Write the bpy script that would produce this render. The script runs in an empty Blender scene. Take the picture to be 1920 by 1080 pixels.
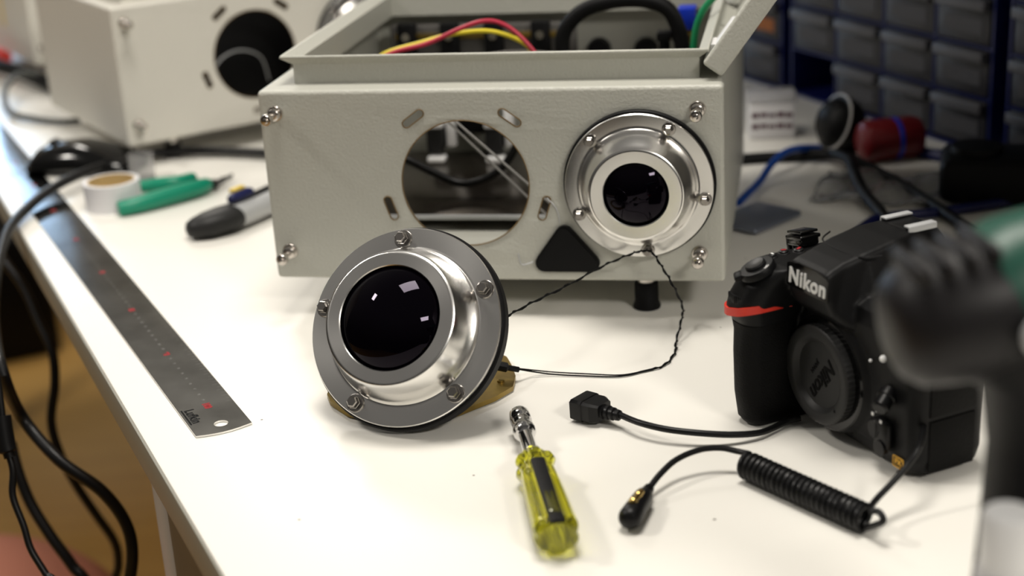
import bpy, bmesh, math, random
from mathutils import Vector, Matrix, Euler
from mathutils.geometry import tessellate_polygon
random.seed(7)
K = 0.001                      # every length below is in millimetres
V = Vector
PI = math.pi
scn = bpy.context.scene
col = scn.collection

# ------------------------------------------------------------------ camera
CAM = V((0, 0, 389.43)); FPX = 2876.6
RX = V((0.998236, -0.020476, -0.055722)); UP = V((0.059365, 0.344304, 0.936979)); FW = V((0.0, 0.938635, -0.344913))
cd = bpy.data.cameras.new('camera'); co = bpy.data.objects.new('camera', cd); col.objects.link(co)
m = Matrix((( RX.x, UP.x, -FW.x, CAM.x*K), (RX.y, UP.y, -FW.y, CAM.y*K), (RX.z, UP.z, -FW.z, CAM.z*K), (0, 0, 0, 1)))
co.matrix_world = m
cd.sensor_width = 36; cd.lens = FPX/1920*36; cd.clip_start = 0.02; cd.clip_end = 30
cd.dof.use_dof = True; cd.dof.focus_distance = 0.93; cd.dof.aperture_fstop = 4.6; cd.dof.aperture_blades = 0
scn.camera = co

# ------------------------------------------------------------------ world, ceiling lamps and one added lamp
w = bpy.data.worlds.new('world'); scn.world = w; w.use_nodes = True
bg = w.node_tree.nodes['Background']; bg.inputs[0].default_value = (1.0, 0.94, 0.86, 1); bg.inputs[1].default_value = 1.0
_nt = w.node_tree; _tc = _nt.nodes.new('ShaderNodeTexCoord'); _sx = _nt.nodes.new('ShaderNodeSeparateXYZ'); _mr = _nt.nodes.new('ShaderNodeMapRange')
_nt.links.new(_tc.outputs['Generated'], _sx.inputs[0]); _nt.links.new(_sx.outputs['Z'], _mr.inputs['Value'])
_mr.inputs['From Min'].default_value = 0.0; _mr.inputs['From Max'].default_value = 0.6; _mr.inputs['To Min'].default_value = 0.02; _mr.inputs['To Max'].default_value = 0.15     # pale ceiling above, dim room around
_nt.links.new(_mr.outputs[0], bg.inputs[1])
vs = scn.view_settings; vs.view_transform = 'Standard'; vs.look = 'None'; vs.gamma = 1; vs.use_curve_mapping = False
vs.exposure = -0.03

def lamp(name, loc, tgt, sx, sy, power, color):
    ld = bpy.data.lights.new(name, 'AREA'); ld.shape = 'RECTANGLE'; ld.size = sx*K; ld.size_y = sy*K; ld.energy = power; ld.color = color
    lo = bpy.data.objects.new(name, ld); col.objects.link(lo); lo.location = V(loc)*K
    d = (V(tgt)-V(loc)); lo.rotation_euler = d.to_track_quat('-Z', 'Y').to_euler()
    return lo
WARM = (1.0, 0.945, 0.86)
def dk(x, y, z): return (-154+0.9127*x-0.4085*y, 675.8+0.4085*x+0.9127*y, z)      # a place given from the desk's near left corner
def ceiling(x, y, z, sx, sy, p):
    lo = lamp('overhead_lamp', dk(x, y, z), dk(x, y, 0), sx, sy, p, WARM); lo.rotation_euler = (0, 0, math.radians(24.1))
ceiling(454, 2450, 1650, 600, 500, 22)
ceiling(255, 160, 1650, 600, 450, 22)
ceiling(477, -2250, 1650, 600, 500, 46)
ceiling(-1150, 900, 1650, 380, 240, 22)  # added lamp with no known fixture, brightens the floor and desk edge

# ------------------------------------------------------------------ materials
def mat(name, c, rough=0.5, metal=0.0, bump=None, coat=0, trans=0, ior=1.45, aniso=0, emit=None, spec=None, radial=False, noise=None, alpha=None):
    mt = bpy.data.materials.new(name); mt.use_nodes = True
    nt = mt.node_tree; b = nt.nodes['Principled BSDF']
    b.inputs['Base Color'].default_value = (*c, 1); b.inputs['Roughness'].default_value = rough; b.inputs['Metallic'].default_value = metal
    b.inputs['IOR'].default_value = ior
    if coat: b.inputs['Coat Weight'].default_value = coat; b.inputs['Coat Roughness'].default_value = 0.08
    if trans: b.inputs['Transmission Weight'].default_value = trans
    if spec is not None: b.inputs['Specular IOR Level'].default_value = spec
    if alpha is not None: b.inputs['Alpha'].default_value = alpha
    if aniso: b.inputs['Anisotropic'].default_value = aniso
    if radial:
        tg = nt.nodes.new('ShaderNodeTangent'); tg.direction_type = 'RADIAL'; tg.axis = 'Z'; nt.links.new(tg.outputs[0], b.inputs['Tangent'])
    tc = nt.nodes.new('ShaderNodeTexCoord')
    if bump:
        n = nt.nodes.new('ShaderNodeTexNoise'); n.inputs['Scale'].default_value = bump[0]; n.inputs['Detail'].default_value = 3
        nt.links.new(tc.outputs['Object'], n.inputs['Vector'])
        bp = nt.nodes.new('ShaderNodeBump'); bp.inputs['Strength'].default_value = bump[1]; bp.inputs['Distance'].default_value = bump[2]*K
        nt.links.new(n.outputs['Fac'], bp.inputs['Height']); nt.links.new(bp.outputs[0], b.inputs['Normal'])
    if noise:                      # (scale, colour2, low, high)
        n = nt.nodes.new('ShaderNodeTexNoise'); n.inputs['Scale'].default_value = noise[0]; n.inputs['Detail'].default_value = 4
        nt.links.new(tc.outputs['Object'], n.inputs['Vector'])
        r = nt.nodes.new('ShaderNodeValToRGB'); r.color_ramp.elements[0].position = noise[2]; r.color_ramp.elements[1].position = noise[3]
        r.color_ramp.elements[0].color = (*c, 1); r.color_ramp.elements[1].color = (*noise[1], 1)
        nt.links.new(n.outputs['Fac'], r.inputs[0]); nt.links.new(r.outputs[0], b.inputs['Base Color'])
    if emit: b.inputs['Emission Color'].default_value = (*emit[0], 1); b.inputs['Emission Strength'].default_value = emit[1]
    return mt
M = {}
M['paint'] = mat('grey_powder_coat', (0.49, 0.49, 0.44), 0.4, bump=(480, 0.8, 0.6))
M['paint2'] = mat('pale_powder_coat', (0.66, 0.64, 0.58), 0.42, bump=(480, 0.6, 0.4))
M['burn'] = mat('laser_cut_edge', (0.16, 0.10, 0.035), 0.6)
M['alu'] = mat('turned_aluminium', (0.80, 0.79, 0.77), 0.22, 1.0, aniso=0.6, radial=True)
M['steel'] = mat('stainless_steel', (0.62, 0.58, 0.54), 0.22, 1.0)
M['chrome'] = mat('chrome', (0.72, 0.72, 0.72), 0.08, 1.0)
M['dark_steel'] = mat('dark_mill_steel', (0.09, 0.075, 0.06), 0.2, 0.9)
M['ruler'] = mat('ruler_steel', (0.13, 0.13, 0.127), 0.15, 1.0, noise=(24, (0.06, 0.06, 0.057), 0.38, 0.68))
M['glass_dark'] = mat('coated_lens_glass', (0.0008, 0.0005, 0.0012), 0.01, 0, ior=1.25, spec=0.45)
M['glass_dark'].node_tree.nodes['Principled BSDF'].inputs['Specular Tint'].default_value = (0.85, 0.75, 1.0, 1)
M['inner_glass'] = mat('inner_lens_element', (0.004, 0.005, 0.03), 0.05, 0, coat=1.0)
M['rubber'] = mat('black_rubber', (0.0035, 0.0035, 0.004), 0.5, spec=.2)
M['plastic'] = mat('black_plastic', (0.005, 0.005, 0.0055), 0.36, spec=.3)
M['plastic_rough'] = mat('black_textured_plastic', (0.004, 0.004, 0.0045), 0.45, bump=(1500, 0.4, 0.2), spec=.2)
M['gloss_black'] = mat('gloss_black_plastic', (0.003, 0.003, 0.003), 0.12, spec=.5)
M['grip_rubber'] = mat('grip_rubber', (0.003, 0.003, 0.003), 0.6, bump=(1100, 0.9, 0.4), spec=.15)
M['grey_plastic'] = mat('grey_plastic', (0.022, 0.022, 0.022), 0.45, spec=.3)
M['silver'] = mat('silver_plastic', (0.50, 0.51, 0.52), 0.35, 0.2)
M['white'] = mat('white_plastic', (0.82, 0.82, 0.82), 0.35)
M['paper'] = mat('white_paper', (0.75, 0.74, 0.76), 0.7)
M['card'] = mat('cardboard', (0.50, 0.36, 0.16), 0.8)
M['clear'] = mat('clear_plastic', (0.9, 0.9, 0.9), 0.12, trans=0.9, ior=1.3)
M['red'] = mat('red_rubber', (0.62, 0.035, 0.02), 0.4)
M['darkred'] = mat('red_vinyl', (0.13, 0.003, 0.006), 0.4)
M['green'] = mat('green_grip', (0.002, 0.24, 0.14), 0.35)
M['drill_green'] = mat('drill_green', (0.005, 0.065, 0.042), 0.4)
M['blue'] = mat('blue_plastic', (0.006, 0.03, 0.42), 0.35)
M['navy'] = mat('navy_plastic', (0.004, 0.008, 0.075), 0.4)
M['bluecable'] = mat('blue_cable', (0.004, 0.06, 0.34), 0.35)
M['wire_red'] = mat('red_wire', (0.45, 0.02, 0.05), 0.4)
M['wire_yellow'] = mat('yellow_wire', (0.72, 0.60, 0.03), 0.4)
M['wire_green'] = mat('green_wire', (0.005, 0.22, 0.08), 0.4)
M['yellow'] = mat('yellow_plastic', (0.75, 0.55, 0.08), 0.4)
M['brass'] = mat('brass', (0.36, 0.25, 0.06), 0.33, 0.9, noise=(40, (0.22, 0.15, 0.05), 0.4, 0.7))
M['gold'] = mat('gold_plating', (0.85, 0.6, 0.2), 0.15, 1.0)
M['ink'] = mat('black_ink', (0.006, 0.006, 0.006), 0.6, spec=.08)
M['ink_red'] = mat('red_ink', (0.30, 0.025, 0.03), 0.6, spec=.1)
M['ink_grey'] = mat('grey_ink', (0.20, 0.20, 0.19), 0.6, spec=.1)
M['ink_white'] = mat('white_ink', (0.75, 0.75, 0.74), 0.4)
M['amber'] = mat('amber_ink', (0.85, 0.45, 0.02), 0.4)
M['acetate'] = mat('yellow_acetate', (0.86, 0.84, 0.04), 0.05, trans=0.95, ior=1.46)
M['leg'] = mat('grey_leg_paint', (0.36, 0.35, 0.34), 0.4)
M['edge'] = mat('grey_edge_band', (0.24, 0.23, 0.19), 0.5)
M['drawer'] = mat('smoke_clear_drawer', (0.085, 0.085, 0.095), 0.45)
M['drawer_front'] = mat('frosted_drawer_front', (0.025, 0.0245, 0.03), 0.4)
M['label'] = mat('drawer_label_card', (0.42, 0.40, 0.40), 0.6)
M['bubble'] = mat('bubble_film', (0.8, 0.8, 0.8), 0.12, trans=0.85, ior=1.2)
M['pouch'] = mat('antistatic_film', (0.20, 0.22, 0.27), 0.3, 0.5)
M['skinpink'] = mat('salmon_fabric', (0.62, 0.25, 0.17), 0.8)

def desk_mat():
    mt = mat('white_laminate', (0.84, 0.82, 0.765), 0.33); nt = mt.node_tree; b = nt.nodes['Principled BSDF']
    tc = nt.nodes.new('ShaderNodeTexCoord'); mx = nt.nodes.new('ShaderNodeMix'); mx.data_type = 'RGBA'
    n = nt.nodes.new('ShaderNodeTexNoise'); n.inputs['Scale'].default_value = 90; n.inputs['Detail'].default_value = 2; n.inputs['Roughness'].default_value = .7
    n2 = nt.nodes.new('ShaderNodeTexVoronoi'); n2.inputs['Scale'].default_value = 38
    nt.links.new(tc.outputs['Object'], n.inputs['Vector']); nt.links.new(tc.outputs['Object'], n2.inputs['Vector'])
    r = nt.nodes.new('ShaderNodeValToRGB'); r.color_ramp.elements[0].position = 0.03; r.color_ramp.elements[1].position = 0.042
    r.color_ramp.elements[0].color = (1, 1, 1, 1); r.color_ramp.elements[1].color = (0, 0, 0, 1)
    nt.links.new(n2.outputs['Distance'], r.inputs[0])
    r2 = nt.nodes.new('ShaderNodeValToRGB'); r2.color_ramp.elements[0].position = 0.50; r2.color_ramp.elements[1].position = 0.54
    nt.links.new(n.outputs['Fac'], r2.inputs[0])
    ml = nt.nodes.new('ShaderNodeMath'); ml.operation = 'MULTIPLY'; nt.links.new(r.outputs[0], ml.inputs[0]); nt.links.new(r2.outputs[0], ml.inputs[1])
    nt.links.new(ml.outputs[0], mx.inputs[0]); mx.inputs[6].default_value = (0.84, 0.82, 0.765, 1); mx.inputs[7].default_value = (0.12, 0.10, 0.08, 1)
    nt.links.new(mx.outputs[2], b.inputs['Base Color'])
    return mt
M['desk'] = desk_mat()
def floor_mat():
    mt = mat('brown_floor', (0.42, 0.24, 0.07), 0.5); nt = mt.node_tree; b = nt.nodes['Principled BSDF']
    tc = nt.nodes.new('ShaderNodeTexCoord'); wv = nt.nodes.new('ShaderNodeTexNoise'); wv.inputs['Scale'].default_value = 6
    mp = nt.nodes.new('ShaderNodeMapping'); mp.inputs['Scale'].default_value = (1, 6, 1)
    nt.links.new(tc.outputs['Object'], mp.inputs[0]); nt.links.new(mp.outputs[0], wv.inputs['Vector'])
    r = nt.nodes.new('ShaderNodeValToRGB'); r.color_ramp.elements[0].color = (0.50, 0.29, 0.08, 1); r.color_ramp.elements[1].color = (0.36, 0.20, 0.05, 1)
    nt.links.new(wv.outputs['Fac'], r.inputs[0]); nt.links.new(r.outputs[0], b.inputs['Base Color'])
    return mt
M['floor'] = floor_mat()
M['wall'] = mat('pale_wall_paint', (0.30, 0.29, 0.27), 0.8)

# ------------------------------------------------------------------ helpers
I4 = Matrix.Identity(4)
def T(x, y, z): return Matrix.Translation(V((x, y, z)))
def Rz(a): return Matrix.Rotation(a, 4, 'Z')
def Rx(a): return Matrix.Rotation(a, 4, 'X')
def Ry(a): return Matrix.Rotation(a, 4, 'Y')
def frame(o, z, xh=(1, 0, 0)):      # frame with local z along z
    z = V(z).normalized(); x = V(xh) - z*V(xh).dot(z)
    if x.length < 1e-4: x = V((0, 1, 0)) - z*z.y
    x.normalize(); y = z.cross(x)
    return Matrix(((x.x, y.x, z.x, o[0]), (x.y, y.y, z.y, o[1]), (x.z, y.z, z.z, o[2]), (0, 0, 0, 1)))
def pixray(px, py): return (RX*((px-960)/FPX) - UP*((py-540)/FPX) + FW)
def onz(px, py, z=0):
    d = pixray(px, py); return CAM + d*((z-CAM.z)/d.z)
def atd(px, py, depth): return CAM + pixray(px, py)*depth
def spline(pts, sub=8):
    P = [V(p) for p in pts]; out = []
    if len(P) < 3: return P
    for i in range(len(P)-1):
        p0 = P[max(i-1, 0)]; p1 = P[i]; p2 = P[i+1]; p3 = P[min(i+2, len(P)-1)]
        for k in range(sub):
            t = k/sub
            out.append(0.5*((2*p1)+(p2-p0)*t+(2*p0-5*p1+4*p2-p3)*t*t+(3*p1-p0-3*p2+p3)*t**3))
    out.append(P[-1]); return out

class MB:
    def __init__(s): s.bm = bmesh.new()
    def _add(s, vs, fs, Mx=None, mi=0):
        Mx = Mx or I4
        bv = [s.bm.verts.new(Mx @ V(v)) for v in vs]
        for f in fs:
            try:
                F = s.bm.faces.new([bv[i] for i in f]); F.material_index = mi
            except ValueError: pass
        return bv
    def box(s, c, size, bev=0, Mx=None, mi=0, seg=2):
        x, y, z = [q/2 for q in size]; t = bmesh.new()
        bmesh.ops.create_cube(t, size=1)
        for v in t.verts: v.co = V((v.co.x*2*x, v.co.y*2*y, v.co.z*2*z))
        if bev: bmesh.ops.bevel(t, geom=t.edges[:], offset=min(bev, x*.98, y*.98, z*.98), segments=seg, affect='EDGES', profile=0.5)
        t.verts.index_update()
        s._add([v.co + V(c) for v in t.verts], [[v.index for v in f.verts] for f in t.faces], Mx, mi); t.free(); return s
    def lathe(s, prof, seg=48, Mx=None, mi=0, cap0=True, cap1=True):
        vs = []; fs = []
        for r, z in prof:
            for k in range(seg):
                a = 2*PI*k/seg; vs.append((r*math.cos(a), r*math.sin(a), z))
        n = len(prof)
        for i in range(n-1):
            for k in range(seg):
                k2 = (k+1) % seg; fs.append([i*seg+k, i*seg+k2, (i+1)*seg+k2, (i+1)*seg+k])
        if cap0: fs.append([k for k in range(seg)][::-1])
        if cap1: fs.append([(n-1)*seg+k for k in range(seg)])
        s._add(vs, fs, Mx, mi); return s
    def cyl(s, p0, p1, r0, r1=None, seg=24, mi=0, Mx=None):
        p0 = V(p0); p1 = V(p1); L = (p1-p0).length; r1 = r0 if r1 is None else r1
        F = frame(p0, p1-p0)
        return s.lathe([(r0, 0), (r1, L)], seg, (Mx or I4) @ F, mi)
    def tube(s, pts, r, seg=10, mi=0, Mx=None, sub=8, smooth=True, rr=None):
        P = spline(pts, sub) if smooth else [V(p) for p in pts]
        n = len(P); vs = []; fs = []
        t = (P[1]-P[0]).normalized(); u = t.orthogonal().normalized()
        for i in range(n):
            t = (P[min(i+1, n-1)]-P[max(i-1, 0)])
            if t.length < 1e-9: t = V((0, 0, 1))
            t.normalize(); u = (u - t*u.dot(t)).normalized(); w_ = t.cross(u)
            R = r if rr is None else rr(i/(n-1))
            for k in range(seg):
                a = 2*PI*k/seg; vs.append(P[i] + (u*math.cos(a)+w_*math.sin(a))*R)
        for i in range(n-1):
            for k in range(seg):
                k2 = (k+1) % seg; fs.append([i*seg+k, i*seg+k2, (i+1)*seg+k2, (i+1)*seg+k])
        fs.append(list(range(seg))[::-1]); fs.append([(n-1)*seg+k for k in range(seg)])
        s._add(vs, fs, Mx, mi); return s
    def loft(s, secs, Mx=None, mi=0, cap=True):
        n = len(secs[0]); vs = [p for sc in secs for p in sc]; fs = []
        for i in range(len(secs)-1):
            for k in range(n):
                k2 = (k+1) % n; fs.append([i*n+k, i*n+k2, (i+1)*n+k2, (i+1)*n+k])
        if cap: fs.append(list(range(n))[::-1]); fs.append([(len(secs)-1)*n+k for k in range(n)])
        s._add(vs, fs, Mx, mi); return s
    def plate(s, loops, z0, z1, Mx=None, mi=0, side_mi=None):   # loops[0] outer, others holes (2D)
        flat = [p for L in loops for p in L]; n = len(flat)
        tr = tessellate_polygon([[V((p[0], p[1], 0)) for p in L] for L in loops])
        vs = [(p[0], p[1], z0) for p in flat] + [(p[0], p[1], z1) for p in flat]
        bv = s._add(vs, [], Mx, mi)
        for t in tr:
            for off in (0, n):
                try: F = s.bm.faces.new([bv[i+off] for i in t]); F.material_index = mi
                except ValueError: pass
        i0 = 0
        for L in loops:
            k = len(L)
            for j in range(k):
                a = i0+j; b = i0+(j+1) % k
                try: F = s.bm.faces.new([bv[a], bv[b], bv[b+n], bv[a+n]]); F.material_index = mi if side_mi is None or L is loops[0] else side_mi
                except ValueError: pass
            i0 += k
        return s
    def ball(s, c, r, sc=(1, 1, 1), mi=0, seg=20, Mx=None):
        pr = []; m_ = seg//2
        pr = [(max(1e-4, math.sin(PI*i/m_)), -math.cos(PI*i/m_)) for i in range(m_+1)]
        X = (Mx or I4) @ Matrix.Translation(V(c)) @ Matrix.Diagonal((r*sc[0], r*sc[1], r*sc[2], 1))
        return s.lathe(pr, seg, X, mi)
    def hexa(s, r, z0, z1, Mx=None, mi=0, ch=0.5):
        a = [(r*math.cos(PI/3*k), r*math.sin(PI/3*k)) for k in range(6)]; b = [(x*(1-ch/r), y*(1-ch/r)) for x, y in a]
        s.loft([[(x, y, z0) for x, y in a], [(x, y, z1-ch) for x, y in a], [(x, y, z1) for x, y in b]], Mx, mi); return s
    def text(s, body, size, ext, Mx, mi=0, off=0, shear=0, align='CENTER', sp=1):
        cu = bpy.data.curves.new('t', 'FONT'); cu.body = body; cu.size = size; cu.extrude = ext/2; cu.offset = off; cu.shear = shear; cu.align_x = align; cu.align_y = 'CENTER'
        cu.resolution_u = 4; cu.space_character = sp
        ob = bpy.data.objects.new('t', cu); me = bpy.data.meshes.new_from_object(ob)
        s._add([v.co.copy() for v in me.vertices], [list(p.vertices) for p in me.polygons], Mx, mi)
        bpy.data.objects.remove(ob); bpy.data.meshes.remove(me); bpy.data.curves.remove(cu); return s

def tag(o, label=None, cat=None, group=None, kind=None):
    if label: o['label'] = label
    if cat: o['category'] = cat
    if group: o['group'] = group
    if kind: o['kind'] = kind
    return o
def empty(name, Mx, label, cat, group=None):
    o = bpy.data.objects.new(name, None); col.objects.link(o); o.empty_display_size = 0.01
    Mx = Mx.copy(); Mx.translation = Mx.translation*K; o.matrix_world = Mx
    return tag(o, label, cat, group)
def obj(name, mb, mats, parent=None, Mx=None, smooth=35, merge=0.0):
    bm = mb.bm
    if merge: bmesh.ops.remove_doubles(bm, verts=bm.verts[:], dist=merge)
    bmesh.ops.recalc_face_normals(bm, faces=bm.faces[:])
    for v in bm.verts: v.co *= K
    me = bpy.data.meshes.new(name); bm.to_mesh(me); bm.free()
    mats = mats if isinstance(mats, (list, tuple)) else [mats]
    for k in mats: me.materials.append(M[k] if isinstance(k, str) else k)
    if smooth: me.shade_smooth(); me.set_sharp_from_angle(angle=math.radians(smooth))
    o = bpy.data.objects.new(name, me); col.objects.link(o)
    if parent: o.parent = parent
    if Mx is not None:
        Mx = Mx.copy(); Mx.translation = Mx.translation*K; o.matrix_local = Mx
    return o
def kids(o): return [c for c in bpy.data.objects if c.parent == o]
def copy_tree(o, parent=None):
    c = o.copy(); col.objects.link(c)
    if parent: c.parent = parent
    for k in kids(o): copy_tree(k, c)
    return c
def circle(cx, cy, r, n=64, a0=0): return [(cx+r*math.cos(a0+2*PI*k/n), cy+r*math.sin(a0+2*PI*k/n)) for k in range(n)]
def slot(cx, cy, L, wd, ang, n=8):
    h = (L-wd)/2; r = wd/2; out = []
    for k in range(n+1): a = -PI/2+PI*k/n; out.append((h+r*math.cos(a), r*math.sin(a)))
    for k in range(n+1): a = PI/2+PI*k/n; out.append((-h+r*math.cos(a), r*math.sin(a)))
    c, s_ = math.cos(ang), math.sin(ang)
    return [(cx+x*c-y*s_, cy+x*s_+y*c) for x, y in out]
def roundpoly(pts, r, n=6):
    out = []; m_ = len(pts)
    for i in range(m_):
        p = V(pts[i]).to_2d(); a = (V(pts[i-1]).to_2d()-p); b = (V(pts[(i+1) % m_]).to_2d()-p)
        a.normalize(); b.normalize(); th = math.acos(max(-1, min(1, a.dot(b)))); d = r/math.tan(th/2)
        p0 = p+a*d; p1 = p+b*d; c = p+(a+b).normalized()*(r/math.sin(th/2))
        a0 = math.atan2(p0.y-c.y, p0.x-c.x); a1 = math.atan2(p1.y-c.y, p1.x-c.x); da = (a1-a0+PI) % (2*PI)-PI
        for k in range(n+1): t = a0+da*k/n; out.append((c.x+r*math.cos(t), c.y+r*math.sin(t)))
    return out

# ------------------------------------------------------------------ setting
E0 = V((-154, 675.8, 0)); FD = V((-0.4085, 0.9127, 0)); ND = V((0.9127, 0.4085, 0))
DESK = Matrix(((ND.x, FD.x, 0, E0.x), (ND.y, FD.y, 0, E0.y), (0, 0, 1, 0), (0, 0, 0, 1)))   # local x across the desk, y along it
o = obj('floor', MB().box((0, 900, -750), (6000, 6000, 20)), 'floor'); tag(o, kind='structure')
o = obj('wall_right', MB().box((975, 400, 300), (20, 4600, 2100)), 'wall', Mx=DESK); tag(o, kind='structure')
o = obj('wall_back', MB().box((-500, 2715, 300), (3000, 20, 2100)), 'wall', Mx=DESK); tag(o, kind='structure')

o = obj('shade_shelf', MB().box((758, 700, 445), (412, 2600, 26), 2), 'leg', Mx=DESK); tag(o, kind='structure')  # shelf added out of view to shade the drawers and the desk below

def build_desk():
    r = empty('desk', DESK, 'white laminate workbench with grey edge that everything stands on', 'desk')
    obj('worktop', MB().box((482, 600, -12.5), (964, 3200, 25), 1.2), 'desk', r)
    obj('edge_band', MB().box((-0.6, 600, -12.8), (1.6, 3198, 23.5), 0.4), 'edge', r)
    rb = MB().box((80, 600, -50), (28, 2900, 45), 2); rb.box((920, 600, -50), (28, 2900, 45), 2); obj('apron_rail', rb, 'leg', r)
    for y in (236, 1980):
        obj('leg', MB().box((34, y, -392), (42, 42, 700), 4), 'leg', r); obj('leg', MB().box((915, y, -392), (42, 42, 690), 4), 'leg', r)
build_desk()

# ------------------------------------------------------------------ lens assembly shared by the fallen and the fitted unit
M['bolt'] = mat('bolt_steel', (0.36, 0.34, 0.32), 0.22, 1.0)
def hexbolt(parent, Mx, r, mats=('bolt',)):
    b = MB(); b.lathe([(r*1.55, 0), (r*1.6, 0.5), (r*1.5, 1.1), (r*1.1, 1.2)], 24, I4); b.hexa(r*1.12, 1.1, 2.6, I4, 0, .3)
    b.hexa(r, 2.6, 6.2, I4, 0, 0.7)
    return obj('hex_bolt', b, list(mats), parent, Mx, smooth=30)
def lens_parts(parent, Mx, R, cone0, cone1, face, hole, t, dome_r, dome_h, rb, angles, ang0, gask):
    fl = [(hole+0.3, 2), (R-4, 0.0), (R, 0.4), (R, 3.4), (R-0.5, 4)]
    fl += [(R-0.9, 4.02), (cone0+2.6, 4.02), (cone0+1.9, 4.03), (cone0+1.2, 4.1), (cone0+0.6, 4.35), (cone0, 5.2), (cone0-0.6, 7.5)]
    for k in range(1, 8):
        u = k/8; fl.append((cone0-0.6+(cone1-cone0+1.6)*(u**1.2), 7.5+(t-2.2-7.5)*u))
    fl += [(cone1+1.0, t-2.2), (cone1+0.4, t-0.9), (cone1-0.6, t-0.15), (cone1-1.2, t), (cone1-1.8, t), (hole+1.2, t), (hole+0.6, t), (hole, t-0.5), (hole, t-7)]
    f = obj('flange', MB().lathe(fl, 128, I4, cap0=False, cap1=False), 'alu', parent, Mx, smooth=28)
    g = MB(); g.lathe([(R-10, 0.2), (R+0.8, 0.2), (R+1.5, -0.6), (R+1.5, -gask+.6), (R+1, -gask), (R-12, -gask)], 96); obj('gasket', g, 'rubber', parent, Mx)
    for a in angles:
        hexbolt(f, T(rb*math.cos(a), rb*math.sin(a), 4), 3.2*R/55)
    # dome
    Rs = (dome_r**2+dome_h**2)/(2*dome_h); pr = []
    for k in range(15):
        a = math.asin(min(1, dome_r/Rs))*(1-k/14); pr.append((max(1e-3, Rs*math.sin(a)), t-2.2+Rs*math.cos(a)-(Rs-dome_h)))
    obj('lens_dome', MB().lathe([(dome_r, t-8)]+pr, 64, cap0=True, cap1=True), 'glass_dark', parent, Mx, smooth=60)
    return f

# ------------------------------------------------------------------ enclosure
BM = Matrix(((0.979885, -0.199564, 0, -166.6), (0.199564, 0.979885, 0, 1033.97), (0, 0, 1, 27.46), (0, 0, 0, 1)))
BU = V((0.979885, 0.199564*1, 0)); BU = V((BM[0][0], BM[1][0], 0)); BN = V((BM[0][1], BM[1][1], 0))
# yaw is clockwise: u = (cos, sin) with a negative angle
BM = Matrix(((0.979885, 0.199564, 0, -166.6), (-0.199564, 0.979885, 0, 1033.97), (0, 0, 1, 27.46), (0, 0, 0, 1)))
BU = V((0.979885, -0.199564, 0)); BN = V((0.199564, 0.979885, 0)); BO = V((-166.6, 1033.97, 27.46))
def bx_at(px, py, v):           # point of a pixel's ray in the enclosure's plane y = v, in enclosure coordinates
    d = pixray(px, py); P0 = BO+BN*v; P = CAM + d*((P0-CAM).dot(BN)/d.dot(BN)); q = P-BO
    return V((q.dot(BU), q.dot(BN), q.z))
W, H = 317.0, 136.0
HOLE = (142, 70); RING = (261, 70)
def shell(parent, D, paint, both_open=True, top_open=True, ring_hole=True, tri=True):
    r = 3.2; b = MB(); t = b.bm
    bmesh.ops.create_cube(t, size=1)
    for v in t.verts: v.co = V(((v.co.x+.5)*W, (v.co.y+.5)*D, (v.co.z+.5)*H))
    bmesh.ops.bevel(t, geom=t.edges[:], offset=r, segments=4, affect='EDGES', profile=0.5)
    kill = [f for f in t.faces if f.normal.y < -.999 and f.calc_area() > 1000]
    if top_open: kill += [f for f in t.faces if f.normal.z > .999 and f.calc_area() > 1000]
    bmesh.ops.delete(t, geom=kill, context='FACES')
    outer = [(r, r), (W-r, r), (W-r, H-r), (r, H-r)]
    holes = [circle(*HOLE, 44.2, 96)]
    for a in (54, 126, 198, 342, 270):
        A = math.radians(a); holes.append(slot(HOLE[0]+56.5*math.cos(A), HOLE[1]+56.5*math.sin(A), 17.5, 5.6, A+PI/2))
    if tri: holes.append(roundpoly([(208.5, 43.5), (183, 8.2), (238.5, 8.2)], 5.5))
    if ring_hole: holes.append(circle(*RING, 36, 48))
    loops = [outer]+holes; flat = [p for L in loops for p in L]
    tr = tessellate_polygon([[V((p[0], p[1], 0)) for p in L] for L in loops])
    b._add([(p[0], 0, p[1]) for p in flat], tr)
    if top_open:
        op = [(20.5, 22), (300, 22), (300, D-20), (20.5, D-20)]; ot = [(r, r), (W-r, r), (W-r, D-r), (r, D-r)]
        fl = ot+op; tr = tessellate_polygon([[V((p[0], p[1], 0)) for p in ot], [V((p[0], p[1], 0)) for p in op]])
        b._add([(p[0], p[1], H) for p in fl], tr)
        # collar and flared gutter lip
        cs = [(0, 0), (0, 13.5), (6.5, 18.2), (7.5, 19.0)]
        def ringpts(off, z): return [(20.5-off, 22-off*.75, z), (300+off*.9, 22-off*.75, z), (300+off*.9, D-20+off, z), (20.5-off, D-20+off, z)]
        b.loft([ringpts(o_, H+z_) for o_, z_ in cs], cap=False)
    ob = obj('shell', b, [paint, 'burn'], parent, smooth=40, merge=0.02)
    so = ob.modifiers.new('thickness', 'SOLIDIFY'); so.thickness = 1.6*K; so.offset = -1; so.use_even_offset = True
    wn = ob.modifiers.new('normals', 'WEIGHTED_NORMAL'); wn.keep_sharp = True; wn.weight = 100
    # thin scorched rims round the cut-outs
    rim = MB()
    for L in holes[:6]:
        P = [V((x, -0.12, z)) for x, z in L]; rim.tube(P+[P[0]], 0.42, 6, smooth=False)
    obj('cut_edge', rim, 'burn', parent)
    return ob
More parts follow.
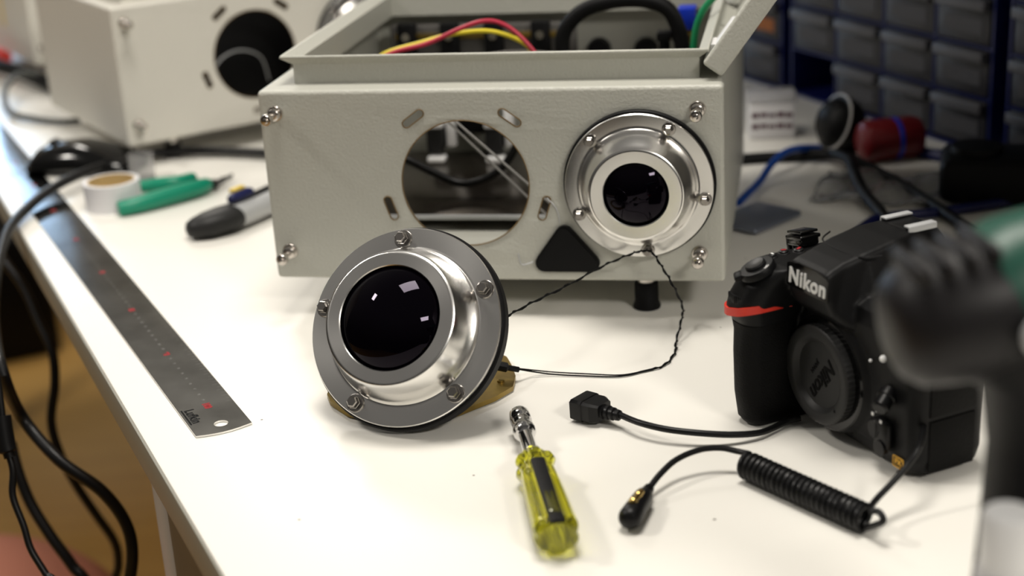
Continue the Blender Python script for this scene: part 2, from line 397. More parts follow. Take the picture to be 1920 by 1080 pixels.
def stud(parent, x, z, L):
    s_ = MB(); F = frame((x, 0, z), (0, -1, 0))
    s_.lathe([(5.6, 0), (5.6, .5), (5.1, 1.2), (4.3, 1.3), (4.2, 5.2), (3.2, 6.0), (2.0, 6.0)], 24)
    s_.lathe([(1.9, 5.5), (1.9, L-5)], 16); s_.lathe([(1.9, L-5), (3.9, L-5), (4.1, L-4.2), (4.1, L-1), (3.5, L-.2), (2.1, L), (1.9, L+1.6), (1.2, L+1.9)], 24)
    s_.hexa(3.7, 1.2, 4.6, Rz(.3))
    return obj('stud_bolt', s_, 'steel', parent, F, smooth=40)
def foot(parent, x, y, hgt):
    b = MB(); b.cyl((x, y, 1), (x, y, -9), 6.5, mi=0); b.lathe([(8, -8), (8.4, -9), (8.4, -hgt+5), (9.8, -hgt+1.5), (9.5, -hgt), (0.01, -hgt)], 28, T(x, y, 0), 1)
    obj('foot', b, ['steel', 'rubber'], parent)

def main_box():
    r = empty('enclosure', BM, 'open grey metal enclosure in the middle with hinged lid, round hole and fitted lens ring', 'electronics box')
    D = 310
    shell(r, D, 'paint')
    for x, z in ((12, 120.3), (12, 20.8), (300, 120.3), (300, 20.8)): stud(r, x, z, 21)
    for x, y in ((52, 24), (261, 24), (52, 285), (261, 285)): foot(r, x, y, 27.4)
    # filler in the triangular cut-out
    t = MB(); t.plate([roundpoly([(208.5, 44.5), (182, 7.6), (239.5, 7.6)], 6.2)], 0, 3.6); t.plate([roundpoly([(208.5, 42), (185, 9.6), (236, 9.6)], 5)], 3.6, 4.4)
    obj('rubber_plug', t, 'rubber', r, Matrix(((1, 0, 0, 0), (0, 0, -1, 1.0), (0, 1, 0, 0), (0, 0, 0, 1))))
    for pts in ([(206, 42), (204, 52), (198, 60)], [(186, 14), (178, 12), (176, 20)]):
        g = MB(); g.tube([(x, -.4, z) for x, z in pts], 0.45, 6); obj('glue_string', g, 'silver', r)
    # fitted lens unit
    F = Matrix(((1, 0, 0, RING[0]), (0, 0, -1, -4.0), (0, 1, 0, RING[1]), (0, 0, 0, 1)))
    lu = lens_parts(r, F, 49.4, 38.9, 31.0, 26, 21.3, 23.5, 21.2, 7.5, 44.4, [math.radians(a) for a in (134.4, 62, -11.2, -83.3, -154.8)], 0, 4.0)
    barrel = MB().lathe([(21, -60), (24, -58), (24, 0), (30, 1)], 40); obj('lens_barrel', barrel, 'plastic', r, F)
    # lid, hinged on the right
    LT = V((0.585, 0, 0.811)); LS = V((0.811, 0, -0.585)); O = V((302.5, 10, 147.5))
    LM = Matrix(((LT.x, 0, LS.x, O.x), (0, 1, 0, O.y), (LT.z, 0, LS.z, O.z), (0, 0, 0, 1)))   # x up the lid, y depth, z outward
    LW, LD, LH = 300, 292, 15.5
    b = MB(); t = b.bm; bmesh.ops.create_cube(t, size=1)
    for v in t.verts: v.co = V(((v.co.x+.5)*LW, (v.co.y+.5)*LD, (v.co.z+.5)*LH))
    bmesh.ops.bevel(t, geom=t.edges[:], offset=2.4, segments=3, affect='EDGES', profile=.5)
    kill = [f for f in t.faces if f.normal.z < -.999 and f.calc_area() > 1000]; bmesh.ops.delete(t, geom=kill, context='FACES')
    lid = obj('lid', b, 'paint', r, LM, smooth=40)
    so = lid.modifiers.new('thickness', 'SOLIDIFY'); so.thickness = 1.5*K; so.offset = -1
    wn = lid.modifiers.new('normals', 'WEIGHTED_NORMAL'); wn.keep_sharp = True; wn.weight = 100
    for y in (40, 240):
        b = MB(); b.box((16, y, 6), (26, 22, 9), 2); b.cyl((6, y-12, 3), (6, y+12, 3), 4); obj('hinge', b, 'white', lid)
    b = MB().lathe([(7, 0), (9, 2), (9, 8), (5, 12), (0.01, 12)], 24, T(70, 60, 2) @ Rx(PI)); obj('rubber_stop', b, 'rubber', lid, T(0, 0, 12))
    # inside
    b = MB(); b.box((156, 200, 11), (282, 190, 2.5), .5); b.box((156, 104, 12.5), (282, 2, 3.5), .4, mi=1); obj('mounting_plate', b, ['dark_steel', 'silver'], r)
    b = MB(); b.box((100, 285, 108), (160, 10, 36), 2); b.box((100, 279, 117), (150, 3, 5), .5, mi=1); obj('terminal_rail', b, [mat('rail_grey', (.10, .095, .09), .4, .3), 'brass'], r)
    for x in (36, 73, 111, 151):
        k = MB(); k.box((x, 277, 108), (16, 10, 42), 2); k.cyl((x, 272, 118), (x, 270, 118), 3.5, mi=1); obj('terminal_clamp', k, ['rubber', 'steel'], r)
    for px in (815, 925):
        q = bx_at(px, 266, 260); k = MB(); k.box((q.x+4, 283, q.z), (8, 32, 12), 0, mi=0)
        k.box((q.x, 264, q.z), (14, 10, 19), 1, mi=0); k.box((q.x+1, 261, q.z+15), (15, 12, 4.5), 1, mi=1); k.box((q.x+1, 261, q.z-15), (15, 12, 4.5), 1, mi=1); k.box((q.x+2, 264, q.z-26), (11, 10, 15), 1, mi=0)
        k.box((q.x+13, 270, q.z+14), (8, 8, 40), 1, mi=1)
        obj('relay_module', k, ['grey_plastic', 'white'], r)
    q = bx_at(880, 245, 280); obj('bracket', MB().box((q.x, 286, q.z+22), (34, 30, 44), 1), 'rubber', r)
    b = MB()
    for dx in (0, 6.5):
        p0 = bx_at(838+dx*2.2, 226, 60); p1 = bx_at(992+dx, 372-dx*3, 60); d = (p1-p0).normalized(); b.tube([p0-d*25, p0, p1, p1+d*22], 0.9, 8, smooth=False)
    obj('wire_stay', b, 'leg', r)
    b = MB().tube([bx_at(x, y, 150) for x, y in ((720, 285), (765, 300), (810, 322), (860, 343), (905, 338), (940, 315), (962, 285), (975, 250))], 3.2, 12); obj('black_cable', b, 'plastic', r)
    b = MB().tube([bx_at(x, y, 200) for x, y in ((1075, 160), (1056, 105), (1058, 60), (1090, 22), (1140, 4), (1200, 0), (1248, 14), (1270, 48), (1280, 92), (1290, 160))], 6.0, 16); obj('looped_cable', b, 'rubber', r)
    for k_, (nm, mt_, pts) in enumerate((('red_wire', 'wire_red', ((690, 150), (725, 104), (800, 82), (860, 55), (905, 40), (940, 44), (975, 68), (1010, 110), (1030, 160))), ('yellow_wire', 'wire_yellow', ((680, 150), (716, 104), (790, 80), (850, 64), (910, 58), (955, 68), (995, 92), (1020, 140))))):
        obj(nm, MB().tube([bx_at(x, y, 120+6*k_) for x, y in pts], 1.75, 10), mt_, r)
    obj('earth_wire', MB().tube([bx_at(x, y, 150) for x, y in ((1296, 160), (1300, 95), (1306, 50), (1322, 14), (1350, -14), (1380, -30))], 2.6, 10), 'wire_green', r)
    q = bx_at(1289, 32, 245); b = MB(); b.box((q.x, 245, q.z), (14, 20, 17), 1); obj('terminal_block', b, 'blue', r)
    b = MB(); b.box((q.x, 244, q.z-30), (12, 16, 42), 1, mi=0)
    for dz in (-14, -26): b.cyl((q.x, 235, q.z+dz), (q.x, 231, q.z+dz), 2.6, mi=1)
    obj('screw_terminal', b, ['brass', 'steel'], r)
    b = MB()
    for px in (1246, 1275):
        q = bx_at(px, 76, 205); b.box((q.x, 205, q.z+4), (11, 14, 7), 1); b.cyl((q.x, 205, q.z), (q.x, 205, q.z-25), 4.2)
    obj('cable_plug', b, 'rubber', r)
    for px in (1122, 1210):
        q = bx_at(px, 96, 300); obj('cable_gland', MB().cyl((q.x, 307.5, q.z), (q.x, 299, q.z), 10.5, 9.5), 'rubber', r)
    obj('steel_bracket', MB().tube([bx_at(x, y, 140) for x, y in ((900, 105), (960, 97), (1010, 98), (1060, 104))], 1.4, 8), 'steel', r)
    return r
main_box()

# two more enclosures behind, to the left
def side_box(Mx, label, D, ring):
    r = empty('enclosure', Mx, label, 'electronics box', None)
    shell(r, D, 'paint2', top_open=True, ring_hole=ring, tri=False)
    for x, z in ((12, 120.3), (12, 20.8), (300, 120.3), (300, 20.8)): stud(r, x, z, 17)
    for x, y in ((52, 24), (261, 24), (52, D-25), (261, D-25)): foot(r, x, y, Mx.translation.z)
    if ring:
        F = Matrix(((1, 0, 0, RING[0]), (0, 0, -1, -4.0), (0, 1, 0, RING[1]), (0, 0, 0, 1)))
        lens_parts(r, F, 49.4, 38.9, 31.0, 26, 21.3, 23.5, 21.2, 7.5, 44.4, [math.radians(a) for a in (134.4, 62, -11.2, -83.3, -154.8)], 0, 4.0)
    return r
B2 = Matrix.Translation(V((-363.8, 1456.9, 22.6))) @ Rz(0.5555)
b2 = side_box(B2, 'pale enclosure behind the tape roll and cutters, with a dark empty round hole', 250, True)
c = MB().tube([(90, 60, 20), (96, 30, 40), (112, 20, 66), (135, 22, 72), (160, 30, 60), (175, 50, 30)], 0.9, 10); obj('white_wire', c, 'silver', b2)
obj('hole_shade_sheet', MB().box((158, 60, 66), (300, 2, 128), 0), 'rubber', b2)  # black sheet standing in for the shade inside the round hole
q3 = onz(68, 124, 22.6); B3 = Matrix.Translation(V((q3.x, q3.y, 22.6))) @ Rz(0.5555)
b3 = side_box(B3, 'grey enclosure at the far left edge, mostly cut off, with a yellow stripe', 250, False)
obj('yellow_stripe', MB().box((-0.2, 120, 80), (0.4, 10, 90), 0), 'yellow', b3)

# ------------------------------------------------------------------ fallen lens unit
def fallen():
    th, ph = -0.381, 0.591
    N = V((math.cos(ph)*math.sin(th), -math.cos(ph)*math.cos(th), math.sin(ph))); A = V((0, 0, 1)).cross(N).normalized(); Bv = N.cross(A)
    c = V((-65.13, 847.56, 58.0)) - N*4
    F = Matrix(((A.x, Bv.x, N.x, c.x), (A.y, Bv.y, N.y, c.y), (A.z, Bv.z, N.z, c.z), (0, 0, 0, 1)))
    r = empty('lens_housing', F, 'loose aluminium lens housing with black glass dome leaning on the white desk', 'camera lens')
    lens_parts(r, I4, 60.5, 47.0, 40.2, 36, 31.2, 27, 31.1, 13, 53.9, [1.761-k*2*PI/5 for k in range(5)], 0, 7.0)
    obj('lens_barrel', MB().lathe([(20, -42), (27, -40), (27, -6), (48, -5)], 48), 'plastic', r)
    # brass carrier plate behind it, resting on the desk (given in world coordinates)
    Fi = F.inverted()
    out = [(-119, 877), (-116, 866), (-104, 848), (-86, 836), (-60, 830), (-38, 838), (-14, 858), (-3, 872), (-1, 888), (-3, 905), (-6, 920), (-14, 931), (-40, 942), (-75, 944), (-104, 930), (-117, 905)]
    inn = circle(-62, 887, 45, 40)
    b = MB(); b.plate([out[::1], inn], 1.2, 4.2, Fi); b.lathe([(2.4, 4), (2.2, 5.4), (.8, 5.6)], 12, Fi @ T(-10.5, 880, 0)); b.lathe([(2.4, 4), (2.2, 5.4), (.8, 5.6)], 12, Fi @ T(-11, 905, 0))
    obj('carrier_plate', b, 'brass', r)
    b = MB()
    for p in ((-40, 872), (-85, 872)): b.cyl((p[0], p[1], 3), (p[0], p[1]+2, 26), 3, Mx=Fi)
    obj('standoff', b, 'steel', r)
fallen()

# thin wire pair from the fitted ring to the loose unit
def thin_wire():
    dB = lambda px, py, off: (BM @ bx_at(px, py, -off))
    pts1 = [atd(925, 606, 930), atd(950, 593, 945), atd(1000, 566, 965), atd(1060, 537, 978), dB(1130, 499, 24), dB(1180, 477, 22), dB(1205, 470, 18), dB(1222, 472, 18), dB(1240, 498, 24), atd(1262, 535, 985), onz(1280, 575, 14), onz(1278, 600, 8), onz(1268, 640, 2), onz(1266, 660, 1), onz(1245, 685, 1), onz(1200, 698, 1), onz(1160, 706, 1), onz(1100, 705, 1), onz(1040, 702, 1.5), onz(1000, 697, 4), onz(970, 692, 9)]
    b = MB(); b.tube(pts1, 0.5, 8, sub=10)
    P = spline(pts1, 10); n = len(P); tw = []
    for i, p in enumerate(P):
        k = 0.9 if i/n < .75 else 2.4*math.sin(min(1, (i/n-.75)/.25)*PI)+.6
        tw.append(p+V((math.cos(i*1.1), 0, math.sin(i*1.1)))*(0.9 if i/n < .72 else 0)+V((0, 1, 0.1))*(k if i/n >= .72 else 0))
    b.tube(tw, 0.45, 8, smooth=False)
    o = obj('thin_wire', b, 'ink'); tag(o, 'thin black twisted wire looping from the fitted lens ring across the desk', 'wire')
    s_ = MB(); s_.tube([onz(930, 685, 12), onz(950, 689, 11), onz(972, 693, 8)], 2.2, 10, rr=lambda t: 3.2 if t < .55 else 1.9); obj('heat_shrink_sleeve', s_, 'rubber', o)
thin_wire()

# ------------------------------------------------------------------ ruler
def ruler():
    S0 = V((-194.35, 876.5, 0)); az = -0.4419; d = V((math.sin(az), math.cos(az), 0)); n = V((math.cos(az), -math.sin(az), 0))
    F = Matrix(((n.x, d.x, 0, S0.x), (n.y, d.y, 0, S0.y), (0, 0, 1, 0.3), (0, 0, 0, 1)))   # x across, y away along the blade
    r = empty('steel_ruler', F, 'long steel ruler lying along the left edge of the desk', 'ruler')
    def loc(px, py): return F.inverted() @ onz(px, py, 1)
    a = loc(366, 817); b_ = loc(474, 795); hl = loc(414.5, 794.7)
    x0, x1 = a.x, b_.x; y0 = (a.y+b_.y)/2
    out = [(x0, y0)] + [(x0+(x1-x0)*t, y0-3.2*math.sin(PI*t)) for t in (.15, .3, .45, .6, .75, .9)] + [(x1, y0), (x1, 1000), (x0, 1000)]
    pl = MB(); pl.plate([out, circle(hl.x, hl.y, 4.4, 28)], 0, 1.1); pl.bm.normal_update()
    for f in pl.bm.faces:
        if abs(f.normal.z) < .5: f.material_index = 1
    obj('blade', pl, ['ruler', 'alu'], r, smooth=20)
    z = 1.1; tx = MB()
    for k in range(1, 60):
        if k % 10 == 0: continue
        if k < 62: tx.text(str(100-k), 2.6, 0.05, T(0.5, k*10, z) @ Rz(-PI/2), 0, 0.0)
    obj('centimetre_numbers', tx, 'ink_grey', r, smooth=0)
    for k in range(0, 10):
        tx = MB(); tx.text(str(100-k*10), 5.6 if k else 6.0, 0.05, T(0, k*100, z+.02) @ Rz(-PI/2), 0, 0.45); obj('decimetre_number', tx, 'ink_red', r, smooth=0)
    tx = MB(); tx.text('Lufkin', 8.2, 0.05, T(x0+6.0, -11, z) @ Rz(-PI/2), 0, 0.4, sp=1.1); tx.box((x0+2.0, -11, z), (1.1, 24, .1)); obj('maker_mark', tx, 'ink', r, smooth=0)
    tk = MB()
    for k in range(0, 100): tk.box((x1-(2.5 if k % 2 == 0 else 1.6), k*5, z), ((4 if k % 2 == 0 else 2.6), .18, .03))
    obj('graduation_marks', tk, 'ink_grey', r, smooth=0)
ruler()

# ------------------------------------------------------------------ nut driver
def driver():
    a = onz(974, 779, 11.8); b = onz(1046, 1008, 12.3); d = (b-a); L = d.length
    F = frame(a, d, (0, 0, 1)); r = empty('nut_driver', F, 'yellow transparent handled nut driver with chrome socket tip', 'screwdriver')
    s_ = MB(); s_.lathe([(3.6, 4), (3.8, -1), (5.7, -3), (6.2, -2), (6.2, 6), (5.6, 7), (5.6, 9), (6.0, 10), (5.4, 12), (5.8, 16), (6.6, 18), (6.6, 21), (5.6, 23.5), (4.2, 24), (4.2, 62)], 40, T(0, 0, 2), cap1=True)
    obj('shaft', s_, 'chrome', r, smooth=40)
    sec = []; n = 72
    def prof(z, R, dep):
        out = []
        for k in range(n):
            a_ = 2*PI*k/n; rr = R*(1-dep*(0.5+0.5*math.cos(6*a_+PI))**3); out.append((rr*math.cos(a_), rr*math.sin(a_), z))
        return out
    zs = [(54, 5.5, 0), (56, 7.2, .1), (61, 8.6, .12), (65, 11.4, .34), (69, 11.8, .36), (73, 10.0, .15), (78, 9.6, .1), (82, 10.2, .13), (96, 10.8, .15), (120, 11.6, .16), (138, 12.0, .16), (L-6, 12.1, .15), (L-2.5, 11.4, .12), (L-.5, 9.4, .06), (L, 7.5, 0)]
    h = MB(); h.loft([prof(*q) for q in zs]); obj('handle', h, 'acetate', r, smooth=50)
    g = MB(); g.loft([[(9.2+.9*t, -4.0, 78+72*t), (10.5+1.0*t, -3.6, 78+72*t), (11.1+1.0*t, 0, 78+72*t), (10.5+1.0*t, 3.6, 78+72*t), (9.2+.9*t, 4.0, 78+72*t)] for t in (0, .02, .5, .98, 1)])
    obj('grip_insert', g, 'rubber', r, smooth=60)
driver()

# ------------------------------------------------------------------ USB extension socket and coiled cord
def usb():
    p = [onz(1140, 768, 8), onz(1165, 779, 9), onz(1200, 793, 9.5), onz(1250, 805, 9), onz(1310, 812, 8), onz(1370, 815, 6), onz(1420, 812, 4), onz(1450, 802, 3), onz(1474, 790, 3.5), onz(1500, 784, 4)]
    c = MB().tube(p, 1.9, 14); o = obj('usb_cable', c, 'plastic'); tag(o, 'short black USB extension cable with square socket running under the camera', 'cable')
    a = V(onz(1098, 762, 8)); d = (V(p[1])-a); d.z = 0.6; F = frame(a, d, (0, 0, 1))
    s_ = MB(); 
    def rr(w_, h_, z): return [(h_*x, w_*y, z) for x, y in ((-1, -.8), (-.8, -1), (.8, -1), (1, -.8), (1, .8), (.8, 1), (-.8, 1), (-1, .8))]
    s_.loft([rr(9, 6.2, -5), rr(9.2, 6.6, -4), rr(9.2, 6.6, 3), rr(8.6, 6.1, 3.4), rr(8.8, 6.2, 9), rr(6.2, 5.2, 14)], F); 
    s_.box((0, 0, -4.9), (5, 13, .8), 0, F)
    obj('socket', s_, 'plastic', o, smooth=25)
    b = MB(); b.lathe([(4.6, 12), (4.6, 14), (3.4, 14.6), (3.4, 15.4), (4.3, 16), (4.3, 17.6), (3.1, 18.2), (3.1, 19), (3.9, 19.6), (3.9, 21.2), (2.8, 21.8), (2.8, 22.6), (3.4, 23), (3.2, 25), (2, 25.6)], 24, F); obj('strain_relief', b, 'plastic', o, smooth=20)
usb()
def coil():
    A = onz(1400, 872, 8); Bp = onz(1622, 972, 8); R = 6.3; ax = (Bp-A); L = ax.length; ax.normalize(); side = V((0, 0, 1)).cross(ax).normalized()
    turns = 23.5; hel = []; N = int(turns*20)
    for i in range(N+1):
        t = i/N; a = 2*PI*turns*t + 1.2; hel.append(A + ax*(L*t) + side*(R*math.cos(a)) + V((0, 0, 1))*(R*math.sin(a)))
    pre = [onz(1216, 917, 5.5), onz(1238, 889, 9), onz(1268, 862, 12), onz(1310, 844, 14), onz(1350, 840, 14), onz(1382, 846, 13)]
    post = [Bp+ax*4+V((4, -2, 5)), onz(1655, 985, 8)+V((0, 0, 0))]
    end = [onz(1650, 962, 14), onz(1632, 950, 13), onz(1640, 940, 14), onz(1670, 908, 18), onz(1700, 874, 24), onz(1722, 842, 30), onz(1731, 805, 33), onz(1729, 770, 36), onz(1716, 742, 40)]
    b = MB(); b.tube(spline(pre+[hel[0]], 8)[:-1]+hel, 1.72, 10, smooth=False); last = hel[-1]
    loop = [last, last+ax*2+V((0, 0, 2)), onz(1655, 978, 13), onz(1648, 960, 16), onz(1632, 957, 15)]+end[2:]
    b.tube(loop, 1.72, 10)
    o = obj('coiled_cord', b, 'plastic'); tag(o, 'black coiled cord ending in a right angle jack plug on the desk', 'cable')
    # plug
    p0 = onz(1216, 917, 6.3); p1 = onz(1196, 948, 6.8); p2 = onz(1176, 972, 6.9)
    s_ = MB(); d = (p1-p0).normalized(); F = frame(p0-d*1, d)
    L_ = (p2-p0).length
    s_.lathe([(1.7, -1), (2.8, 0), (2.8, 1.2), (2.2, 1.5), (2.2, 2.2), (3.1, 2.6), (3.1, 3.8), (2.5, 4.1), (2.5, 4.9), (3.5, 5.3), (3.5, 6.6), (2.9, 7), (2.9, 7.6), (4.6, 8.4), (5.2, 11), (5.6, L_*.5), (6.0, L_*.8), (6.2, L_), (5.6, L_+2.6), (4.0, L_+4.6), (1.6, L_+5.4), (.01, L_+5.5)], 28, F)
    obj('plug_body', s_, 'plastic', o)
    g = MB(); q = p2.lerp(p1, .35)+V((0, -.5, 5.4)); e = p1.lerp(p0, .3)+V((0, -.5, 5.2)); g.tube([q, q.lerp(e, .5), e], 1.0, 12, smooth=False, rr=lambda t: 1.9)
    g.ball(q.lerp(e, .25), 2.5); g.ball(q.lerp(e, .75), 2.3); g.ball(e, 1.7); obj('jack_tip', g, 'gold', o)
coil()

# ------------------------------------------------------------------ camera on the desk
CO = V((157.8, 826.9, 0)); CY = math.radians(-66)
CM = Matrix.Translation(CO) @ Rz(CY)        # local x = width from the grip, y = backwards, z = up
def cc(a, d, z): return V((a, -d, z))
def rsec(a0, a1, d0, d1, z, r, n=6, ex=None):
    pts = roundpoly([(a0, -d1), (a1, -d1), (a1, -d0), (a0, -d0)], r, n)
    return [(x, y, z if ex is None else z+ex(x, y)) for x, y in pts]
def photo_camera():
    r = empty('slr_camera', CM, 'black SLR camera body with red grip stripe and grey mount cap', 'camera')
    b = MB()
    # main slab, lofted upward
    b.loft([rsec(-2, 110, -44, -6, 1.5, 7), rsec(-5, 115, -47, -3, 4, 8), rsec(-7, 117, -48, 0, 12, 8), rsec(-7, 117, -48, 1, 60, 8), rsec(-5, 113, -47, 2, 78, 8), rsec(0, 106, -44, 0, 86, 9), rsec(6, 98, -40, -6, 90, 9)])
    # grip column and overhanging top
    b.loft([rsec(-1, 15, -20, 31, 0.3, 7), rsec(-3, 16, -20, 34, 3, 9), rsec(-4, 16, -20, 36, 20, 9), rsec(-5, 16, -20, 36, 45, 9), rsec(-6, 17, -20, 35, 60, 9),
            rsec(-9, 18, -22, 37.5, 67, 10), rsec(-10, 19, -24, 39, 72, 10), rsec(-9, 21, -30, 38, 79, 11), rsec(-6, 23, -36, 35, 87, 11), rsec(-5, 25, -38, 30, 93, 11), rsec(-3.5, 27, -38, 23, 97.2, 9), rsec(0, 25, -34, 17, 98.6, 7)])
    # mount boss block
    b.loft([[(43.7+rr_*math.cos(2*PI*k/40)*1.0, -d_, 41+min(38, rr_*math.sin(2*PI*k/40)*1.0)) for k in range(40)] for d_, rr_ in ((-6, 38), (1, 37), (3.5, 34), (4, 30))])
    # pentaprism: sections marching backwards
    def ps(d, a0, a1, z0, z1, sl): 
        return [(x, -d, z) for x, z in roundpoly([(a0, z0), (a1, z0), (a1-sl, z1), (a0+sl, z1)], 3.5, 5)]
    b.loft([ps(16.5, 25, 63, 89, 104, 2), ps(13, 24, 64, 80, 106, 3), ps(4, 20, 68, 72, 109, 8), ps(-10, 12, 76, 70, 112.5, 15), ps(-28, 8, 80, 70, 116, 19), ps(-42, 10, 78, 70, 117.5, 20), ps(-62, 16, 72, 70, 116.5, 18), ps(-68, 20, 68, 74, 110, 14)])
    body = obj('body', b, 'plastic_rough', r, smooth=60)
    rm = body.modifiers.new('fuse', 'REMESH'); rm.mode = 'VOXEL'; rm.voxel_size = 1.0*K; rm.use_smooth_shade = True
    sm = body.modifiers.new('soft', 'SMOOTH'); sm.factor = .5; sm.iterations = 5
    # rubber skin on the grip
    g = MB(); g.loft([rsec(-1.8, 15, -6, 32, 2.5, 7.5, 8), rsec(-3.8, 16, -6, 35, 5, 9, 8), rsec(-4.7, 16.4, -6, 36.9, 20, 9.5, 8), rsec(-5.7, 16.4, -6, 36.9, 45, 9.5, 8), rsec(-6.4, 17.2, -6, 36.0, 58, 9.5, 8), rsec(-7.4, 17.6, -6, 36.6, 63.5, 9.5, 8)])
    obj('grip', g, 'grip_rubber', r, smooth=60)
    # red stripe
    st = MB(); top_ = rsec(-10.2, 19.4, 9, 39.6, 0, 10.2, 10); 
    path = [p for p in top_]
    keep = [(x, y) for x, y, z in path if y < -12]+[(19.4, -16.0, 0), (19.6, -10.0, 0)]; keep = [(q[0], q[1]) for q in keep]
    keep = sorted(keep, key=lambda p: (math.atan2(p[1]+14, p[0]-4)+PI+.5) % (2*PI)) 
    def zst(x, y): return 67.5+max(0, (x-2))*0.32
    n = len(keep); lo = []; hi = []
    for i, (x, y) in enumerate(keep):
        t = i/(n-1); wd = 4.4*min(1, max(0, (y+42)*-.07+1.9)); lo.append((x, y, zst(x, y)-.3)); hi.append((x, y, zst(x, y)+wd))
    c0 = V((4, -18, 0)); vs_ = []; fs_ = []
    for i in range(n):
        for q in (lo[i], hi[i]):
            q = V(q); dd = (V((q.x, q.y, 0))-c0).normalized(); vs_ += [q+dd*.5, q-dd*2.0]
    for i in range(n-1):
        a = i*4; b_ = a+4; fs_ += [[a, b_, b_+2, a+2], [a+2, b_+2, b_+3, a+3], [a, a+1, b_+1, b_]]
    st._add(vs_, fs_); obj('red_stripe', st, 'red', r, smooth=60)
    # front command dial
    k = MB()
    for i in range(10):
        x = -2.4+i*1.5; k.box((x, -37.9+abs(x-5)*.16, 78.2), (.9, 2.0, 5.0), .3)
    obj('command_dial', k, 'plastic', r)
    # shutter collar and button
    F = frame(cc(11, 27.5, 97), V((-.12, -.42, .95)))
    k = MB(); k.lathe([(10.5, -3), (10.5, 0), (9.8, 1), (6.6, 1.2)], 40, F); k.box((0, -11, -.5), (8, 6, 3.6), 1.5, F @ Rz(-.5)); ob = obj('power_switch', k, 'plastic_rough', r)
    obj('shutter_button', MB().lathe([(6, 0), (6, 2.2), (5.2, 3.1), (2.5, 2.7), (.01, 2.6)], 32, F), 'plastic', r)
    k = MB(); k.text('ON', 2.2, .15, F @ T(8.2, 2, 1.1) @ Rz(-1.2), 0, .05); obj('switch_mark', k, 'ink_white', ob)
    for i, (a, d, z, rr_) in enumerate(((4.5, 12.5, 98.2, 2.2), (2.6, 3.6, 98.2, 2.6), (5, -5, 98.2, 2.9))):
        F = frame(cc(a, d, z), (0, -.1, 1)); k = MB(); k.lathe([(rr_+1.0, -1), (rr_+1.0, .6), (rr_+.3, .9)], 28, F, 0); k.lathe([(rr_, .2), (rr_, 1.6), (rr_*.7, 2.1), (.01, 2.1)], 28, F, 0)
        k.box((0, 0, 2.2), (rr_*1.1, rr_*.5, .2), 0, F @ Rz(i), 1); obj('top_button', k, ['plastic', 'ink_red' if i != 0 else 'ink_white'], r)
    # glossy accessory eyelet behind the shoulder
    k = MB(); F = T(-9, 15, 91) @ Ry(-.2); k.box((6, 0, 9.2), (15, 12, 7), 1.5, F); k.box((6, 0, 11), (16, 14, 2.4), .8, F); k.box((4, 0, 7.2), (14, 12, 2), .6, F); k.box((6, 0, 14), (14, 12, 1.6), .5, F); k.box((-2, 0, 6), (3, 12, 12), 1, F); k.cyl((1, -2, -2), (1, -2, 12), 2.6, Mx=F); obj('strap_clip', k, 'gloss_black', r)
    # hot shoe
    k = MB(); k.box((44, 50, 116.5), (22, 20, 3), 1); ob = obj('hot_shoe', k, 'plastic', r)
    for x in (34.2, 54.6):
        k = MB(); k.box((x, 50, 119.4), (5.0, 19, 1.4), .6); k.box((x+(-2 if x < 40 else 2), 50, 118), (1.2, 19, 3), .3); obj('shoe_rail', k, 'silver', ob)
    # prism top panel, grooves
    k = MB(); k.tube([cc(x, y, z) for x, y, z in ((19, -16, 113.3), (26, -6, 112.2), (44, -3, 112), (62, -6, 112.2), (68, -14, 113.3))], .5, 8); obj('top_groove', k, 'rubber', r, T(0, 0, -1.3))
    # name plate on the prism
    NF = Matrix(((1, 0, 0, 44.2), (0, 0, -1, -16.6), (0, 1, 0, 96.6), (0, 0, 0, 1)))
    k = MB(); k.plate([roundpoly([(-19, -7), (19, -7), (18.6, 6.2), (8, 8.2), (-8, 8.2), (-18.6, 6.2)], 1.5)], 0, .7); np_ = obj('name_plate', k, 'gloss_black', r, NF)
    k = MB(); k.text('Nikon', 12.4, .6, T(0, -.8, .9), 0, .34, shear=.1, sp=1.1); obj('name_lettering', k, 'ink_white', np_, smooth=0)
    # mount ring, body cap
    F0 = Matrix(((1, 0, 0, 43.7), (0, 0, -1, 0), (0, 1, 0, 39.3), (0, 0, 0, 1)))
    obj('mount_ring', MB().lathe([(33.5, 0), (33.5, 3.4), (32.6, 4.4), (29.5, 4.8)], 80, F0), 'gloss_black', r)
    n = 180; s_ = MB(); secs = []
    for rad, z, rib in ((28.2, 4, 1), (28.6, 5, 1), (28.6, 9.6, 1), (27.8, 10.4, .4), (27.2, 10.6, 0), (22.5, 10.6, 0), (21.6, 10.2, 0), (19.2, 7.6, 0), (.01, 7.6, 0)):
        secs.append([((rad+(.35*rib if (k % 3 == 0) else 0))*math.cos(2*PI*k/n), (rad+(.35*rib if (k % 3 == 0) else 0))*math.sin(2*PI*k/n), z) for k in range(n)])
    s_.loft(secs, F0); cap = obj('body_cap', s_, 'grey_plastic', r, smooth=30)
    k = MB(); TF = F0 @ Rz(math.radians(-126)) 
    k.text('Nikon', 12, .5, TF @ T(0, 3.5, 7.8), 0, .25, shear=.25); k.text('JAPAN', 3.6, .4, TF @ T(0, -5.5, 7.7), 0, .05); obj('cap_lettering', k, 'ink', cap, smooth=0)
    k = MB(); k.cyl((18, -15, 10.4), (18, -15, 10.8), .9, Mx=F0); obj('cap_mark', k, 'ink', cap)
    k = MB(); k.ball(cc(91.5, 2, 64.5), 2.0); obj('index_dot', k, 'white', r)
    k = MB(); k.ball(cc(82.2, 3, 60.4), .9); obj('small_dot', k, 'white', r)
